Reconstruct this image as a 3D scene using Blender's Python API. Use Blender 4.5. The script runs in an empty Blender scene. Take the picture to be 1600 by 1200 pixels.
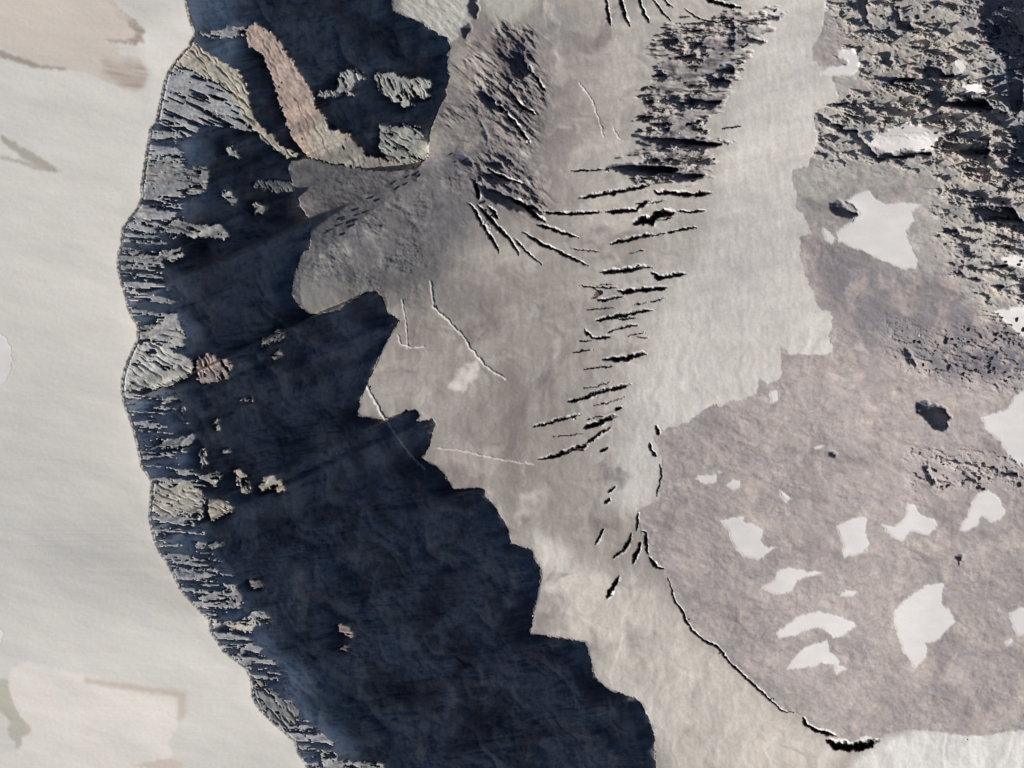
import bpy, math, random
import numpy as np
from mathutils import Vector

# ------------------------------------------------------------------ camera, sky, sun
C = bpy.context.scene
SUN_AZ = 25.0          # light travels this many degrees north of east
SUN_EL = 32.0
cam = bpy.data.cameras.new('camera'); cam.type = 'ORTHO'; cam.ortho_scale = 1600.0
cam.clip_start = 1.0; cam.clip_end = 6000.0
cam_o = bpy.data.objects.new('camera', cam); cam_o.location = (0, 0, 2500)
C.collection.objects.link(cam_o); C.camera = cam_o
W = bpy.data.worlds.new('World'); C.world = W; W.use_nodes = True
nt = W.node_tree; bg = nt.nodes['Background']
sky = nt.nodes.new('ShaderNodeTexSky'); sky.sky_type = 'NISHITA'; sky.sun_disc = False
sky.sun_elevation = math.radians(SUN_EL); sky.sun_rotation = math.radians(270 - SUN_AZ)
sky.altitude = 3000; sky.dust_density = 0.0; sky.ozone_density = 2.0
nt.links.new(sky.outputs[0], bg.inputs[0]); bg.inputs[1].default_value = 0.05
sl = bpy.data.lights.new('sun', 'SUN'); sl.energy = 4.6; sl.angle = math.radians(0.5); sl.color = (1.0, 0.955, 0.90)
so = bpy.data.objects.new('sun', sl); C.collection.objects.link(so); so.location = (-900, -400, 900)
a, e = math.radians(SUN_AZ), math.radians(SUN_EL)
so.rotation_euler = Vector((math.cos(a)*math.cos(e), math.sin(a)*math.cos(e), -math.sin(e))).to_track_quat('-Z', 'Y').to_euler()
C.view_settings.view_transform = 'Standard'; C.view_settings.look = 'None'
C.view_settings.exposure = 0.0; C.view_settings.gamma = 1.0
C.render.resolution_x, C.render.resolution_y = 1024, 768
KL = 0.74      # brightness of a flat sunlit white surface, used to turn seen colours into albedo
TE = math.tan(e); CA, SA = math.cos(a), math.sin(a)

# ------------------------------------------------------------------ survey grid (metres, x east, y measured southward here)
STEP = 1.15
inx = np.arange(-14, 1614.1, STEP); iny = np.arange(-14, 1214.1, STEP)
def outer(start, sgn, far, s0=3.0, g=1.12):
    r, p, s = [], start, s0
    while abs(p - start) < far:
        p += sgn*s; r.append(p); s = min(s*g, 60)
    return r
xs = np.array(outer(-14, -1, 1500)[::-1] + list(inx) + outer(inx[-1], 1, 1500))
ys = np.array(outer(-14, -1, 1300)[::-1] + list(iny) + outer(iny[-1], 1, 1300))
X, Y = np.meshgrid(xs.astype(np.float32), ys.astype(np.float32))
NY, NX = X.shape

def noise(x, y, seed):
    rs = np.random.RandomState(seed); P = 256
    ang = rs.rand(P, P)*2*np.pi; gx, gy = np.cos(ang).astype(np.float32), np.sin(ang).astype(np.float32)
    xf, yf = np.floor(x), np.floor(y); fx, fy = x - xf, y - yf
    xi, yi = xf.astype(np.int32) & 255, yf.astype(np.int32) & 255
    x1, y1 = (xi + 1) & 255, (yi + 1) & 255
    u, v = fx*fx*fx*(fx*(fx*6-15)+10), fy*fy*fy*(fy*(fy*6-15)+10)
    def d(ix, iy, dx, dy): return gx[iy, ix]*dx + gy[iy, ix]*dy
    n0 = d(xi, yi, fx, fy)*(1-u) + d(x1, yi, fx-1, fy)*u
    n1 = d(xi, y1, fx, fy-1)*(1-u) + d(x1, y1, fx-1, fy-1)*u
    return (n0*(1-v) + n1*v)*1.5
def fbm(wx, wy, seed, oct=3, x=None, y=None, gain=.5):
    x = X if x is None else x; y = Y if y is None else y
    r, amp, tot = 0, 1.0, 0
    for k in range(oct):
        f = 2.03**k
        r = r + amp*noise(x*f/wx + 11.3*k, y*f/wy + 7.7*k, seed + k); tot += amp; amp *= gain
    return r/tot*1.3
def rot(deg):
    c, s = math.cos(math.radians(deg)), math.sin(math.radians(deg))
    return X*c + Y*s, -X*s + Y*c
def sm(x, a0, b0):
    t = np.clip((x - a0)/(b0 - a0), 0, 1); return t*t*(3-2*t)
WX = X + 2.2*noise(X/9, Y/9, 71) + 1.3*noise(X/3.6, Y/3.6, 72)
WY = Y + 2.2*noise(X/9, Y/9, 73) + 1.3*noise(X/3.6, Y/3.6, 74)

def poly_mask(pts, warp=1.0):
    p = np.array(pts, float); pad = 8
    i0, i1 = np.searchsorted(ys, p[:, 1].min()-pad), np.searchsorted(ys, p[:, 1].max()+pad)
    j0, j1 = np.searchsorted(xs, p[:, 0].min()-pad), np.searchsorted(xs, p[:, 0].max()+pad)
    m = np.zeros((NY, NX), bool)
    if i1 <= i0 or j1 <= j0: return m
    x = X[i0:i1, j0:j1]*(1-warp) + WX[i0:i1, j0:j1]*warp
    y = Y[i0:i1, j0:j1]*(1-warp) + WY[i0:i1, j0:j1]*warp
    r = np.zeros(x.shape, bool); n = len(p)
    for k in range(n):
        (xa, ya), (xb, yb) = p[k], p[(k+1) % n]
        if ya == yb: continue
        r ^= ((ya > y) != (yb > y)) & (x < (xb-xa)*(y-ya)/(yb-ya) + xa)
    m[i0:i1, j0:j1] = r
    return m
def blur(f, r, times=2):
    f = f.astype(np.float32); r = max(1, int(r/STEP))
    for _ in range(times):
        for ax in (0, 1):
            c = np.cumsum(np.concatenate([np.repeat(np.take(f, [0], ax), r+1, ax), f, np.repeat(np.take(f, [-1], ax), r, ax)], ax), ax, dtype=np.float64)
            n = f.shape[ax]
            f = ((np.take(c, range(2*r+1, 2*r+1+n), ax) - np.take(c, range(0, n), ax))/(2*r+1)).astype(np.float32)
    return f
def window(pts, pad):
    p = np.array(pts, float)
    return (slice(max(0, np.searchsorted(ys, p[:, 1].min()-pad)), max(1, np.searchsorted(ys, p[:, 1].max()+pad))), slice(max(0, np.searchsorted(xs, p[:, 0].min()-pad)), max(1, np.searchsorted(xs, p[:, 0].max()+pad))))
def soft(pts, r, warp=1.0):
    m = poly_mask(pts, warp); w = window(pts, 3*r + 20); out = np.zeros((NY, NX), np.float32); out[w] = blur(m[w], r); return out
def run(mask):
    """distance walked eastward since the western edge of each mask row"""
    m = mask.astype(bool); prev = np.zeros_like(m); prev[:, 1:] = m[:, :-1]
    st = np.where(m & ~prev, X, -1e9); st = np.maximum.accumulate(st, 1)
    return np.where(m, X - st, 0).astype(np.float32)

# ------------------------------------------------------------------ surveyed outlines
CREST = [(150,-700),(230,-300),(285,-60),(290,0),(297,30),(305,52),(296,72),(275,95),(262,115),(258,128),(250,165),(245,190),(236,200),(228,250),(222,290),(222,310),
 (216,325),(205,338),(192,357),(191,380),(186,395),(185,420),(190,440),(196,460),(200,480),(208,498),(216,508),(216,530),(209,545),(200,565),(192,590),(191,610),
 (197,640),(206,660),(214,690),(222,730),(238,752),(236,780),(234,810),(240,835),(248,860),(265,885),(275,905),(285,925),(303,945),(318,960),(328,970),(330,988),
 (340,1003),(352,1020),(372,1035),(385,1045),(393,1060),(396,1090),(403,1105),(425,1128),(445,1145),(462,1160),(466,1175),(478,1195),(500,1230),(560,1320),(640,1450),(760,1700),(900,2300)]
EDGE = [(540,-260),(585,-120),(606,-40),(612,0),(614,18),(630,25),(650,32),(665,40),(680,50),(698,60),(704,75),(698,85),(698,105),(702,120),(697,140),(698,150),(688,165),(680,185),
 (673,205),(670,225),(668,246),(660,254),(650,264),(600,268),(560,263),(520,257),(480,246),(455,252),(450,262),(460,300),(475,330),(485,345),(485,385),(470,400),(460,430),(455,460),(468,478),(482,490),(500,490),
 (530,485),(548,470),(575,455),(590,455),(600,470),(607,490),(625,500),(612,520),(600,540),(590,565),(578,590),(565,620),(558,650),(580,652),(605,655),(620,650),(635,642),(650,640),
 (655,650),(650,660),(675,655),(680,665),(672,690),(665,710),(658,716),(680,728),(690,735),(700,750),(708,765),(745,762),(757,765),(760,775),(775,795),(788,815),(795,830),(797,850),
 (810,853),(832,860),(833,870),(842,885),(845,900),(840,930),(833,960),(828,990),(850,993),(880,997),(915,1003),(920,1020),(925,1045),(935,1065),(955,1080),(975,1085),(995,1090),
 (1005,1105),(1015,1125),(1022,1150),(1025,1200),(1040,1240),(1110,1300),(1160,1420),(1260,1600),(1400,2200)]

# ------------------------------------------------------------------ base height of glacier and slopes
def sp_(t, w=45.0): return w*np.logaddexp(0, t/w)
def g0(x, y):
    x = np.asarray(x, np.float32); y = np.asarray(y, np.float32)
    ramp = 0.29*np.minimum(sp_(730 - x), 330)*sm(y, 150, 300)*(1 - sm(y, 430, 640))
    ramp = ramp + 0.12*np.minimum(sp_(860 - x), 330)*(1 - sm(y, 180, 330))
    fall = 0.03*(700 - y)
    hill = 30*sm(x + .35*y, 1500, 1900)
    return ramp + fall + hill + 8*noise(x/260, y/260, 5)
G = g0(X, Y)
# shadow surface: the sheet of last light grazing the crest
ep = []
for (xa, ya), (xb, yb) in zip(EDGE[:-1], EDGE[1:]):
    n = max(2, int(math.hypot(xb-xa, yb-ya)/.5))
    t = np.linspace(0, 1, n, endpoint=False); ep.append(np.stack([xa+(xb-xa)*t, ya+(yb-ya)*t], 1))
ep = np.concatenate(ep)
eu = ep[:, 0]*CA - ep[:, 1]*SA; ev = ep[:, 0]*SA + ep[:, 1]*CA
V0, V1 = -200, 2400
Hs = np.full(V1-V0, -1e9)
np.maximum.at(Hs, np.clip((ev - V0).astype(int), 0, V1-V0-1), g0(ep[:, 0], ep[:, 1]) + eu*TE)
ok = Hs > -1e8; Hs = np.interp(np.arange(V1-V0), np.where(ok)[0], Hs[ok])
def smooth1(f, n):
    hk = np.hanning(2*n+1); return np.convolve(np.pad(f, n, 'edge'), hk/hk.sum(), 'valid')
vv = np.arange(V0, V1)
wv = np.exp(-((vv - 512)/90.0)**4); Hs = smooth1(Hs, 4)*(1-wv) + smooth1(Hs, 100)*wv
uE = np.full(V1-V0, -1e9); np.maximum.at(uE, np.clip((ev - V0).astype(int), 0, V1-V0-1), eu); ok = uE > -1e8; uE = np.interp(np.arange(V1-V0), np.where(ok)[0], uE[ok])
U = X*CA - Y*SA; V = X*SA + Y*CA
Zs = (np.interp(V.ravel(), np.arange(V0, V1)+.5, Hs).reshape(X.shape) - U*TE).astype(np.float32)
cp = np.array(CREST, float)
Xc = np.interp(ys, cp[:, 1], cp[:, 0])[:, None].astype(np.float32) + 1.2*noise(Y[:, :1]/7, Y[:, :1]*0, 33) + .8*noise(Y[:, :1]/2.7, Y[:, :1]*0, 34)
west = X < Xc
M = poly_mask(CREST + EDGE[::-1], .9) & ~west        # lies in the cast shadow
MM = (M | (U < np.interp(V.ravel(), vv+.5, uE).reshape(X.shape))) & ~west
POCK = MM & ~M                                         # sunlit ground on the sun side of some shadow
# ---- sunlit ledges and spurs inside the shadow: (outline, rise, colour, what)
RED, PALE, GREY = (192,171,157), (182,180,170), (184,181,176)
ISL = [
 ([(383,47),(395,36),(408,38),(425,50),(445,75),(460,100),(478,125),(490,150),(495,170),(505,176),(512,192),(517,204),(532,205),(548,210),(556,224),(568,232),(574,243),(590,246),(612,250),(640,250),(660,252),(650,264),(600,268),(560,262),(520,256),(482,244),(468,230),(455,215),(448,195),(440,170),(432,145),(425,120),(412,90),(400,78),(388,72),(384,60)], .46, RED, 'spur'),
 ([(298,62),(330,84),(352,98),(368,105),(380,118),(387,140),(392,165),(397,182),(410,196),(428,215),(440,228),(470,243),(452,250),(430,234),(404,212),(385,192),(370,165),(360,142),(340,130),(318,120),(300,112),(285,104),(270,104),(280,84)], .5, (186,178,162), 'spur'),
 ([(592,195),(620,197),(655,195),(662,210),(672,228),(668,248),(640,258),(618,252),(600,243),(592,230),(594,212)], .42, PALE, 'ledge'),
 ([(586,113),(610,112),(625,118),(645,122),(670,122),(676,135),(668,145),(677,152),(662,154),(645,150),(640,158),(652,168),(632,166),(612,156),(600,146),(590,142),(588,128)], .45, PALE, 'ledge'),
 ([(527,122),(538,110),(552,108),(565,112),(572,120),(558,130),(545,142),(560,148),(545,152),(535,146),(518,152),(500,152),(497,140),(510,142),(526,140)], .4, GREY, 'ledge'),
 ([(310,48),(322,52),(345,46),(358,40),(372,38),(384,42),(382,56),(362,58),(340,60),(318,58)], .35, GREY, 'ledge'),
 ([(222,250),(255,252),(290,252),(292,262),(322,258),(330,272),(324,290),(318,300),(300,306),(292,296),(290,285),(222,288)], .36, (165,163,158), 'ledge'),
 ([(208,332),(220,330),(240,345),(262,352),(272,342),(285,338),(302,350),(320,352),(345,350),(356,362),(360,370),(348,376),(320,372),(300,372),(285,366),(268,372),(255,358),(232,350)], .46, GREY, 'ledge'),
 ([(190,390),(210,392),(240,400),(260,392),(285,386),(288,402),(270,406),(240,408),(215,402)], .45, GREY, 'ledge'),
 ([(217,508),(240,508),(262,498),(276,491),(284,508),(290,530),(288,545),(268,536),(244,534),(217,528)], .46, (176,174,168), 'ledge'),
 ([(212,540),(236,534),(262,545),(290,556),(302,566),(301,580),(291,592),(268,602),(240,608),(192,612),(193,590),(203,560)], .48, (198,196,190), 'ledge'),
 ([(310,558),(322,551),(336,555),(345,562),(357,560),(364,575),(356,592),(340,598),(320,600),(306,592),(300,582)], .42, (180,164,156), 'outcrop'),
 ([(238,756),(262,752),(300,752),(315,765),(322,782),(316,800),(322,808),(311,812),(300,806),(272,808),(250,804),(236,796)], .48, (188,184,174), 'ledge'),
 ([(308,745),(330,738),(344,737),(346,752),(336,760),(325,755)], .42, GREY, 'ledge'),
 ([(328,778),(342,778),(358,786),(370,794),(358,802),(342,808),(338,814),(328,812),(326,795)], .44, (188,180,166), 'ledge'),
 ([(366,734),(378,735),(390,748),(393,770),(378,771),(372,758)], .46, (192,182,168), 'ledge'),
 ([(408,745),(424,742),(440,750),(448,766),(436,768),(420,764),(406,768)], .44, (190,180,166), 'ledge'),
 ([(330,972),(350,972),(378,970),(398,972),(402,978),(390,986),(372,984),(352,978),(332,984)], .5, (200,194,182), 'ledge'),
 ([(388,962),(398,952),(412,956),(424,964),(422,974),(408,975),(394,970)], .42, GREY, 'ledge'),
 ([(360,916),(370,914),(375,925),(380,938),(368,950),(352,952),(350,940),(360,934)], .42, GREY, 'ledge'),
 ([(390,908),(404,905),(414,914),(408,920),(394,918)], .36, (160,152,146), 'outcrop'),
 ([(527,974),(540,976),(552,986),(551,997),(540,994),(530,984)], .4, (160,148,140), 'outcrop'),
 ([(530,1016),(538,1008),(546,1004),(543,1018)], .35, (130,118,118), 'outcrop'),
 ([(354,228),(362,230),(374,240),(380,248),(370,249),(358,242)], .42, GREY, 'outcrop'),
 ([(318,168),(328,170),(345,178),(360,180),(352,184),(336,182)], .42, GREY, 'outcrop'),
 ([(345,298),(358,296),(366,304),(372,316),(366,322),(354,316)], .4, GREY, 'outcrop'),
 ([(396,316),(406,318),(420,326),(416,332),(398,334)], .44, (178,172,160), 'outcrop'),
 ([(398,282),(415,282),(440,284),(470,288),(488,296),(470,300),(440,302),(412,296),(398,294)], .22, (150,150,146), 'outcrop'),
 ([(408,530),(422,526),(434,512),(446,520),(444,530),(428,534),(408,542)], .3, (140,138,134), 'outcrop'),
 ([(422,556),(434,548),(445,550),(440,560),(424,560)], .32, (150,148,140), 'outcrop'),
 ([(250,628),(272,618),(284,620),(276,626),(256,632)], .4, GREY, 'outcrop'),
 ([(282,645),(286,632),(291,634),(288,648)], .4, GREY, 'outcrop'),
 ([(228,702),(250,694),(275,684),(302,678),(306,684),(296,696),(270,700),(240,702)], .4, (165,165,164), 'ledge'),
 ([(374,623),(394,621),(396,626),(376,627)], .4, GREY, 'outcrop'),
 ([(335,655),(343,655),(344,672),(336,674)], .45, (190,184,172), 'outcrop'),
 ([(313,700),(323,700),(324,724),(316,734),(312,718)], .42, (176,174,166), 'outcrop'),
 ([(350,702),(362,702),(361,708),(350,708)], .4, GREY, 'outcrop'),
 ([(262,890),(285,888),(300,892),(338,886),(344,890),(320,896),(300,902),(272,900)], .34, (150,152,156), 'ledge'),
 ([(300,852),(325,852),(350,846),(357,850),(340,856),(310,858)], .4, (170,168,164), 'ledge'),
 ([(396,1062),(416,1064),(418,1072),(398,1074)], .42, (150,142,132), 'ledge'),
 ([(396,1078),(432,1078),(434,1088),(450,1096),(465,1102),(470,1115),(462,1128),(448,1142),(430,1130),(410,1108),(398,1096)], .34, (150,150,146), 'ledge'),
 ([(500,1174),(508,1172),(510,1180),(518,1184),(530,1182),(528,1190),(550,1188),(580,1192),(600,1192),(600,1206),(510,1206),(502,1190)], .4, GREY, 'ledge'),
 ([(348,1010),(366,1030),(374,1034),(384,1012),(380,1010),(370,1026),(358,1018)], .32, GREY, 'outcrop'),
]
band = X - Xc
stripe = fbm(80, 10, 101, 4, *[q for q in rot(5)], gain=.6) + .25*fbm(9, 3, 105, 2)
thr = -.16 + np.interp(ys, [-50,60,120,150,200,215,245,300,330,480,500,600,640,745,800,890,990,1060,1200,1300], [.9,.9,.02,.1,.25,.02,.1,-.05,.05,.16,.1,.1,.22,.3,.2,.14,.1,.12,.1,.1])[:, None]
wid = np.interp(ys, [90,110,200,245,250,540,560,640,700,820,900,1000,1100,1200], [12,40,48,62,66,75,70,90,85,80,95,60,60,60])[:, None]
stripes = M & (band > 1.5) & (band < wid + 9*noise(X*0, Y/9, 44)) & (stripe > thr + .28*sm(band, 35, 95)) & (Y > 88)
# striped rock west of the pale spur
sr = poly_mask([(262,100),(300,112),(340,130),(365,150),(380,180),(395,205),(360,200),(320,195),(300,215),(240,190),(246,140)]) & (fbm(60, 8, 121, 3, *[q for q in rot(24)]) > -.2)
isl_id = np.zeros((NY, NX), np.int16); rise = np.zeros((NY, NX), np.float32)
tint = np.zeros((NY, NX, 3), np.float32)
def lin(c): 
    c = np.array(c, float)/255; return np.where(c <= .04045, c/12.92, ((c+.055)/1.055)**2.4)
def put(mask, c, k=1.0):
    global tint
    rr_ = np.flatnonzero(mask.any(1))
    if not len(rr_): return
    cc_ = np.flatnonzero(mask[rr_[0]:rr_[-1]+1].any(0)); b_ = (slice(rr_[0], rr_[-1]+1), slice(cc_[0], cc_[-1]+1))
    w = (mask[b_].astype(np.float32)*(k[b_] if hasattr(k, 'shape') else k))[..., None]; tint[b_] = tint[b_]*(1-w) + (lin(c)/KL).astype(np.float32)*w

# ------------------------------------------------------------------ ground colours
wx, wy = X + 22*noise(X/60, Y/60, 801) + 8*noise(X/18, Y/18, 803), Y + 22*noise(X/60, Y/60, 802) + 8*noise(X/18, Y/18, 804)
cloud = fbm(95, 70, 805, 5, wx, wy, .6); cloud2 = fbm(34, 60, 811, 5, wx, wy, .62)
put(np.ones((NY, NX)), (151,144,137))
put(sm(X, 850, 1000)*(1-sm(Y, 650, 800)), (178,172,164), .8)
TONGUE = [(1290,-400),(1290,10),(1283,50),(1270,75),(1270,90),(1280,102),(1298,115),(1310,150),(1305,160),(1278,172),(1270,190),(1278,210),(1270,240),(1262,260),(1238,265),(1236,280),(1245,300),
 (1243,325),(1255,335),(1265,355),(1268,365),(1250,370),(1250,400),(1258,430),(1272,455),(1275,475),(1285,485),(1298,487),(1300,510),(1295,525),(1303,550),(1285,555),(1250,552),(1235,555),(1225,545),(1218,540),
 (1220,560),(1220,590),(1200,600),(1188,592),(1180,615),(1160,625),(1140,627),(1125,637),(1115,632),(1100,640),(1075,660),(1045,668),(1035,675),(1028,665),(1022,680),(1025,695),(1035,715),(1035,740),(1030,780),(1020,785),(1000,795),(996,802)]
BOT = [(997,802),(1003,840),(1012,870),(1022,883),(1035,888),(1045,905),(1053,935),(1065,955),(1073,970),(1080,985),(1100,1000),(1120,1010),(1135,1030),(1155,1050),(1180,1072),(1205,1095),(1225,1112),(1240,1113),(1253,1120),
 (1262,1135),(1280,1143),(1308,1150),(1330,1158),(1360,1158),(1390,1145),(1420,1140),(1460,1142),(1500,1150),(1540,1148),(1600,1140),(1900,1130),(3400,1100)]
ROCK = poly_mask(TONGUE + BOT + [(3400,-1500),(1290,-1500)], .9)
tw = soft([(1200,-400),(1180,60),(1150,150),(1120,300),(1090,400),(1040,470),(1010,560),(970,640),(960,700),(950,780),(990,810),(1040,790),(1040,700),(1320,560),(1320,300),(1330,-400)], 14)
put(tw*~ROCK, (191,186,179))
put(soft([(880,880),(1000,900),(1060,960),(1220,1110),(1320,1170),(1280,1300),(1060,1300),(1040,1180),(940,1020),(850,980)], 14)*~ROCK, (185,178,169))
put(soft([(1330,1190),(1390,1150),(1440,1138),(3300,1100),(3300,2000),(1300,2000)], 8)*~ROCK, (204,201,195))
put(soft([(835,820),(870,850),(895,860),(885,925),(850,925),(842,880)], 7), (196,192,185), .8)
put(soft([(697,606),(712,585),(722,568),(747,563),(751,576),(738,598),(722,612),(705,611)], 2, 2), (200,195,186), .95)
put(soft([(930,1030),(985,1060),(1010,1085),(1050,1140),(1030,1150),(1000,1100),(950,1070)], 8), (196,190,182), .7)
put(soft([(450,255),(760,250),(760,330),(700,400),(660,470),(560,450),(480,400)], 20), (124,122,122), .92)
put(soft([(700,30),(850,20),(900,120),(860,250),(760,260),(690,200)], 16), (140,133,128), .85)
put(soft([(760,-10),(920,60),(930,160),(900,260),(800,330),(720,290),(700,180),(720,80)], 30)*(~M), (136,129,125), .8)
put(soft([(600,180),(700,230),(800,250),(860,180),(800,340),(700,340),(600,300)], 22)*(~M), (118,114,114), .6)
put(soft([(850,0),(905,15),(890,60),(830,80)], 12), (128,130,128), .6)
put(soft([(660,100),(690,80),(750,90),(790,110),(780,150),(760,140),(730,150),(700,130)], 5)*~M, (164,155,146), .9)
put(soft([(770,60),(822,55),(828,110),(790,125),(775,90)], 4), (72,64,70), .85)
put(soft([(778,110),(796,115),(800,150),(785,145)], 3), (78,72,80), .8)
put(soft([(610,-20),(735,-20),(738,30),(715,60),(700,66),(650,34),(612,18)], 2), (190,187,176), .95)
put(soft([(742,-20),(850,-20),(830,15),(800,38),(780,40),(750,20)], 6), (176,175,164), .85)
put(soft([(460,430),(485,400),(500,385),(560,400),(590,440),(550,470),(500,492),(470,480)], 5)*~M, (138,136,133), .9)
put(soft([(530,415),(545,405),(560,430),(552,448),(540,440)], 4)*~M, (96,94,94), .8)
put(soft([(560,600),(620,560),(700,600),(690,650),(600,655),(560,650)], 12)*~M, (146,141,136), .7)
put(soft([(840,925),(878,928),(880,985),(835,992)], 3)*~M, (146,140,136), .8)
put(soft([(785,600),(810,600),(815,700),(800,780),(780,720)], 10), (148,140,134), .6)
put((~ROCK)*sm(cloud, -.05, .55)*(1-sm(X, 950, 1050)), (122,116,113), .75)
put((~ROCK)*sm(cloud2, .1, .6)*(1-sm(X, 900, 1050)), (184,177,168), .5)
put(soft([(780,560),(812,560),(830,640),(812,740),(800,820),(785,740),(775,640)], 8), (124,116,112), .8)
put(soft([(700,640),(760,630),(745,690),(700,700)], 10)*~M, (140,134,130), .6)
put(soft([(660,430),(740,440),(800,470),(740,490),(670,480)], 10)*~M, (134,128,126), .6)
put(soft([(700,390),(800,380),(830,410),(740,425)], 12), (182,176,166), .6)
put(soft([(840,620),(870,600),(905,680),(885,800),(860,830),(850,740)], 12), (138,130,125), .7)
put(soft([(620,330),(720,310),(730,380),(640,410)], 14)*~M, (128,124,122), .5)
put(ROCK, (160,152,148))
put(soft([(1260,-400),(3300,-400),(3300,700),(1600,640),(1560,520),(1470,440),(1330,390),(1262,350),(1240,270),(1275,180)], 5)*ROCK, (160,157,150), .8)
put(soft([(1300,60),(1500,55),(1520,90),(1330,95)], 8)*ROCK, (172,165,153), .7)
put(soft([(1262,375),(1330,385),(1430,430),(1500,440),(1540,500),(1620,520),(1620,580),(1480,600),(1440,570),(1380,540),(1330,560),(1290,480)], 10)*ROCK, (122,118,121), .95)
put(soft([(1290,480),(1330,480),(1350,560),(1310,580)], 8)*ROCK, (158,150,145), .6)
put(soft([(1480,500),(1620,530),(1620,590),(1520,590)], 10)*ROCK, (92,94,104), .7)
put(soft([(1250,310),(1300,310),(1330,330),(1342,335),(1325,352),(1300,345)], 4)*ROCK, (110,110,110), .7)
put(soft([(1260,-100),(1530,-100),(1620,-100),(1620,290),(1580,280),(1540,190),(1530,80),(1500,-20)], 12)*ROCK, (120,124,132), .6)
n1 = fbm(60, 38, 131, 4)
put(ROCK*sm(cloud, 0, .5), (136,128,127), .55); put(ROCK*sm(cloud2, .0, .5), (180,168,160), .6)
gul = 1 - np.abs(fbm(48, 30, 821, 4, wx, wy, .6))*3.2
put(ROCK*sm(gul, .6, 1), (124,117,117), .4)
put(ROCK*sm(n1, .1, .7), (140,134,134), .55)
put(ROCK*sm(-n1, .2, .7), (180,168,160), .5)
put(ROCK*sm(fbm(40, 14, 135, 4, *rot(25)), .15, .7), (172,154,144), .25)

put(west, (191,188,181))
snowf = west.copy(); put(soft([(150,60),(300,30),(305,60),(262,112),(245,180),(235,170),(232,110),(222,90),(222,60)], 8)*west, (202,198,191), .8); put(soft([(130,-60),(290,-60),(292,10),(215,35),(180,5)], 10)*west, (176,172,166), .6)
bm_ = .35 + .9*np.clip(fbm(90, 7, 841, 4, *rot(9)) + .45, 0, 1)
put(soft([(165,-20),(188,16),(206,29),(224,44),(224,66),(206,70),(204,64),(214,50),(203,38),(184,24),(160,-14)], 1, 2.5)*west*np.clip(bm_, 0, 1), (136,124,114), .8)
put(soft([(-40,-40),(165,-40),(185,15),(205,30),(221,45),(222,66),(190,69),(160,65),(135,60),(160,66),(188,74),(186,85),(215,88),(222,98),(231,118),(226,134),(212,143),(190,138),(160,125),(140,115),(100,108),(50,98),(0,72),(-40,60)], 1.2)*west, (186,176,165), .8)
put(soft([(200,28),(222,45),(222,68),(185,68),(150,62),(180,62),(212,58)], 2, 2.5)*west*bm_, (142,130,120), .75)
put(soft([(160,95),(222,95),(232,118),(226,134),(212,143),(190,136),(165,118)], 4, 2.5)*west*bm_, (148,134,123), .75)
put(soft([(-10,75),(20,85),(60,100),(105,107),(105,110),(55,106),(15,95),(-10,84)], 1.6)*west, (140,130,122), .85)
put(soft([(0,210),(40,232),(70,250),(98,270),(80,268),(40,250),(10,228),(0,216)], 1.6)*west, (146,140,128), .8)
put(soft([(0,242),(35,250),(75,262),(98,270),(60,266),(20,252),(0,248)], 1.6)*west, (150,144,132), .7)
put(soft([(18,1045),(45,1033),(90,1045),(130,1056),(200,1066),(265,1076),(290,1080),(290,1115),(280,1130),(262,1160),(270,1180),(240,1215),(-40,1215),(-40,1190),(30,1170),(40,1140),(20,1110),(8,1085)], 1.5)*west, (203,197,189), .85*(1 + .4*fbm(60, 30, 861, 4)).clip(0, 1.15))
put(soft([(130,1058),(200,1067),(265,1077),(292,1080),(290,1118),(280,1130),(276,1120),(278,1090),(200,1078),(135,1068)], 3)*west, (174,162,150), .8)
put(soft([(200,1196),(240,1190),(265,1184),(290,1196),(270,1204)], 2)*west, (186,172,160), .8)
put(soft([(0,1060),(14,1062),(18,1090),(26,1110),(40,1130),(50,1138),(44,1148),(34,1150),(35,1165),(26,1170),(22,1158),(12,1152),(16,1130),(2,1112),(-10,1100)], 1.2)*west, (166,163,150), .9)
stre = fbm(170, 22, 141, 4, *rot(10))
tint *= (1 + west[..., None]*(.035*stre[..., None] + .03*fbm(300, 40, 145, 3, *rot(14))[..., None]))
# the mountain side under the crest
put(M, (118,120,124))  # darker, cooler colour fills the cast shadow's outline to set the shadow tone
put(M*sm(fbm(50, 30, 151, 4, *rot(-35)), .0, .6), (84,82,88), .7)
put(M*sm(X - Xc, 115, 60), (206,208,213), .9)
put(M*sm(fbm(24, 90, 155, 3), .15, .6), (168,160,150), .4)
for p_ in ([(560,25),(580,45),(600,55),(640,48),(660,50),(640,60),(600,62),(575,50)], [(690,1170),(740,1110),(790,1070),(805,1085),(790,1130),(750,1170),(700,1190)], [(330,930),(350,980),(345,1010)],
           [(380,470),(420,468),(440,478),(390,480)], [(540,660),(560,700),(600,800),(640,840),(700,840),(640,850),(590,810),(550,720)], [(670,900),(700,880),(690,960),(650,1010),(640,980)],
           [(610,1080),(700,1050),(740,1030),(700,1080),(640,1110)], [(400,800),(470,810),(520,850),(430,850),(400,820)], [(380,330),(450,340),(480,340),(450,352),(390,345)]):
    put(soft(p_, 4)*M, (74,70,78), .7)

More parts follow.
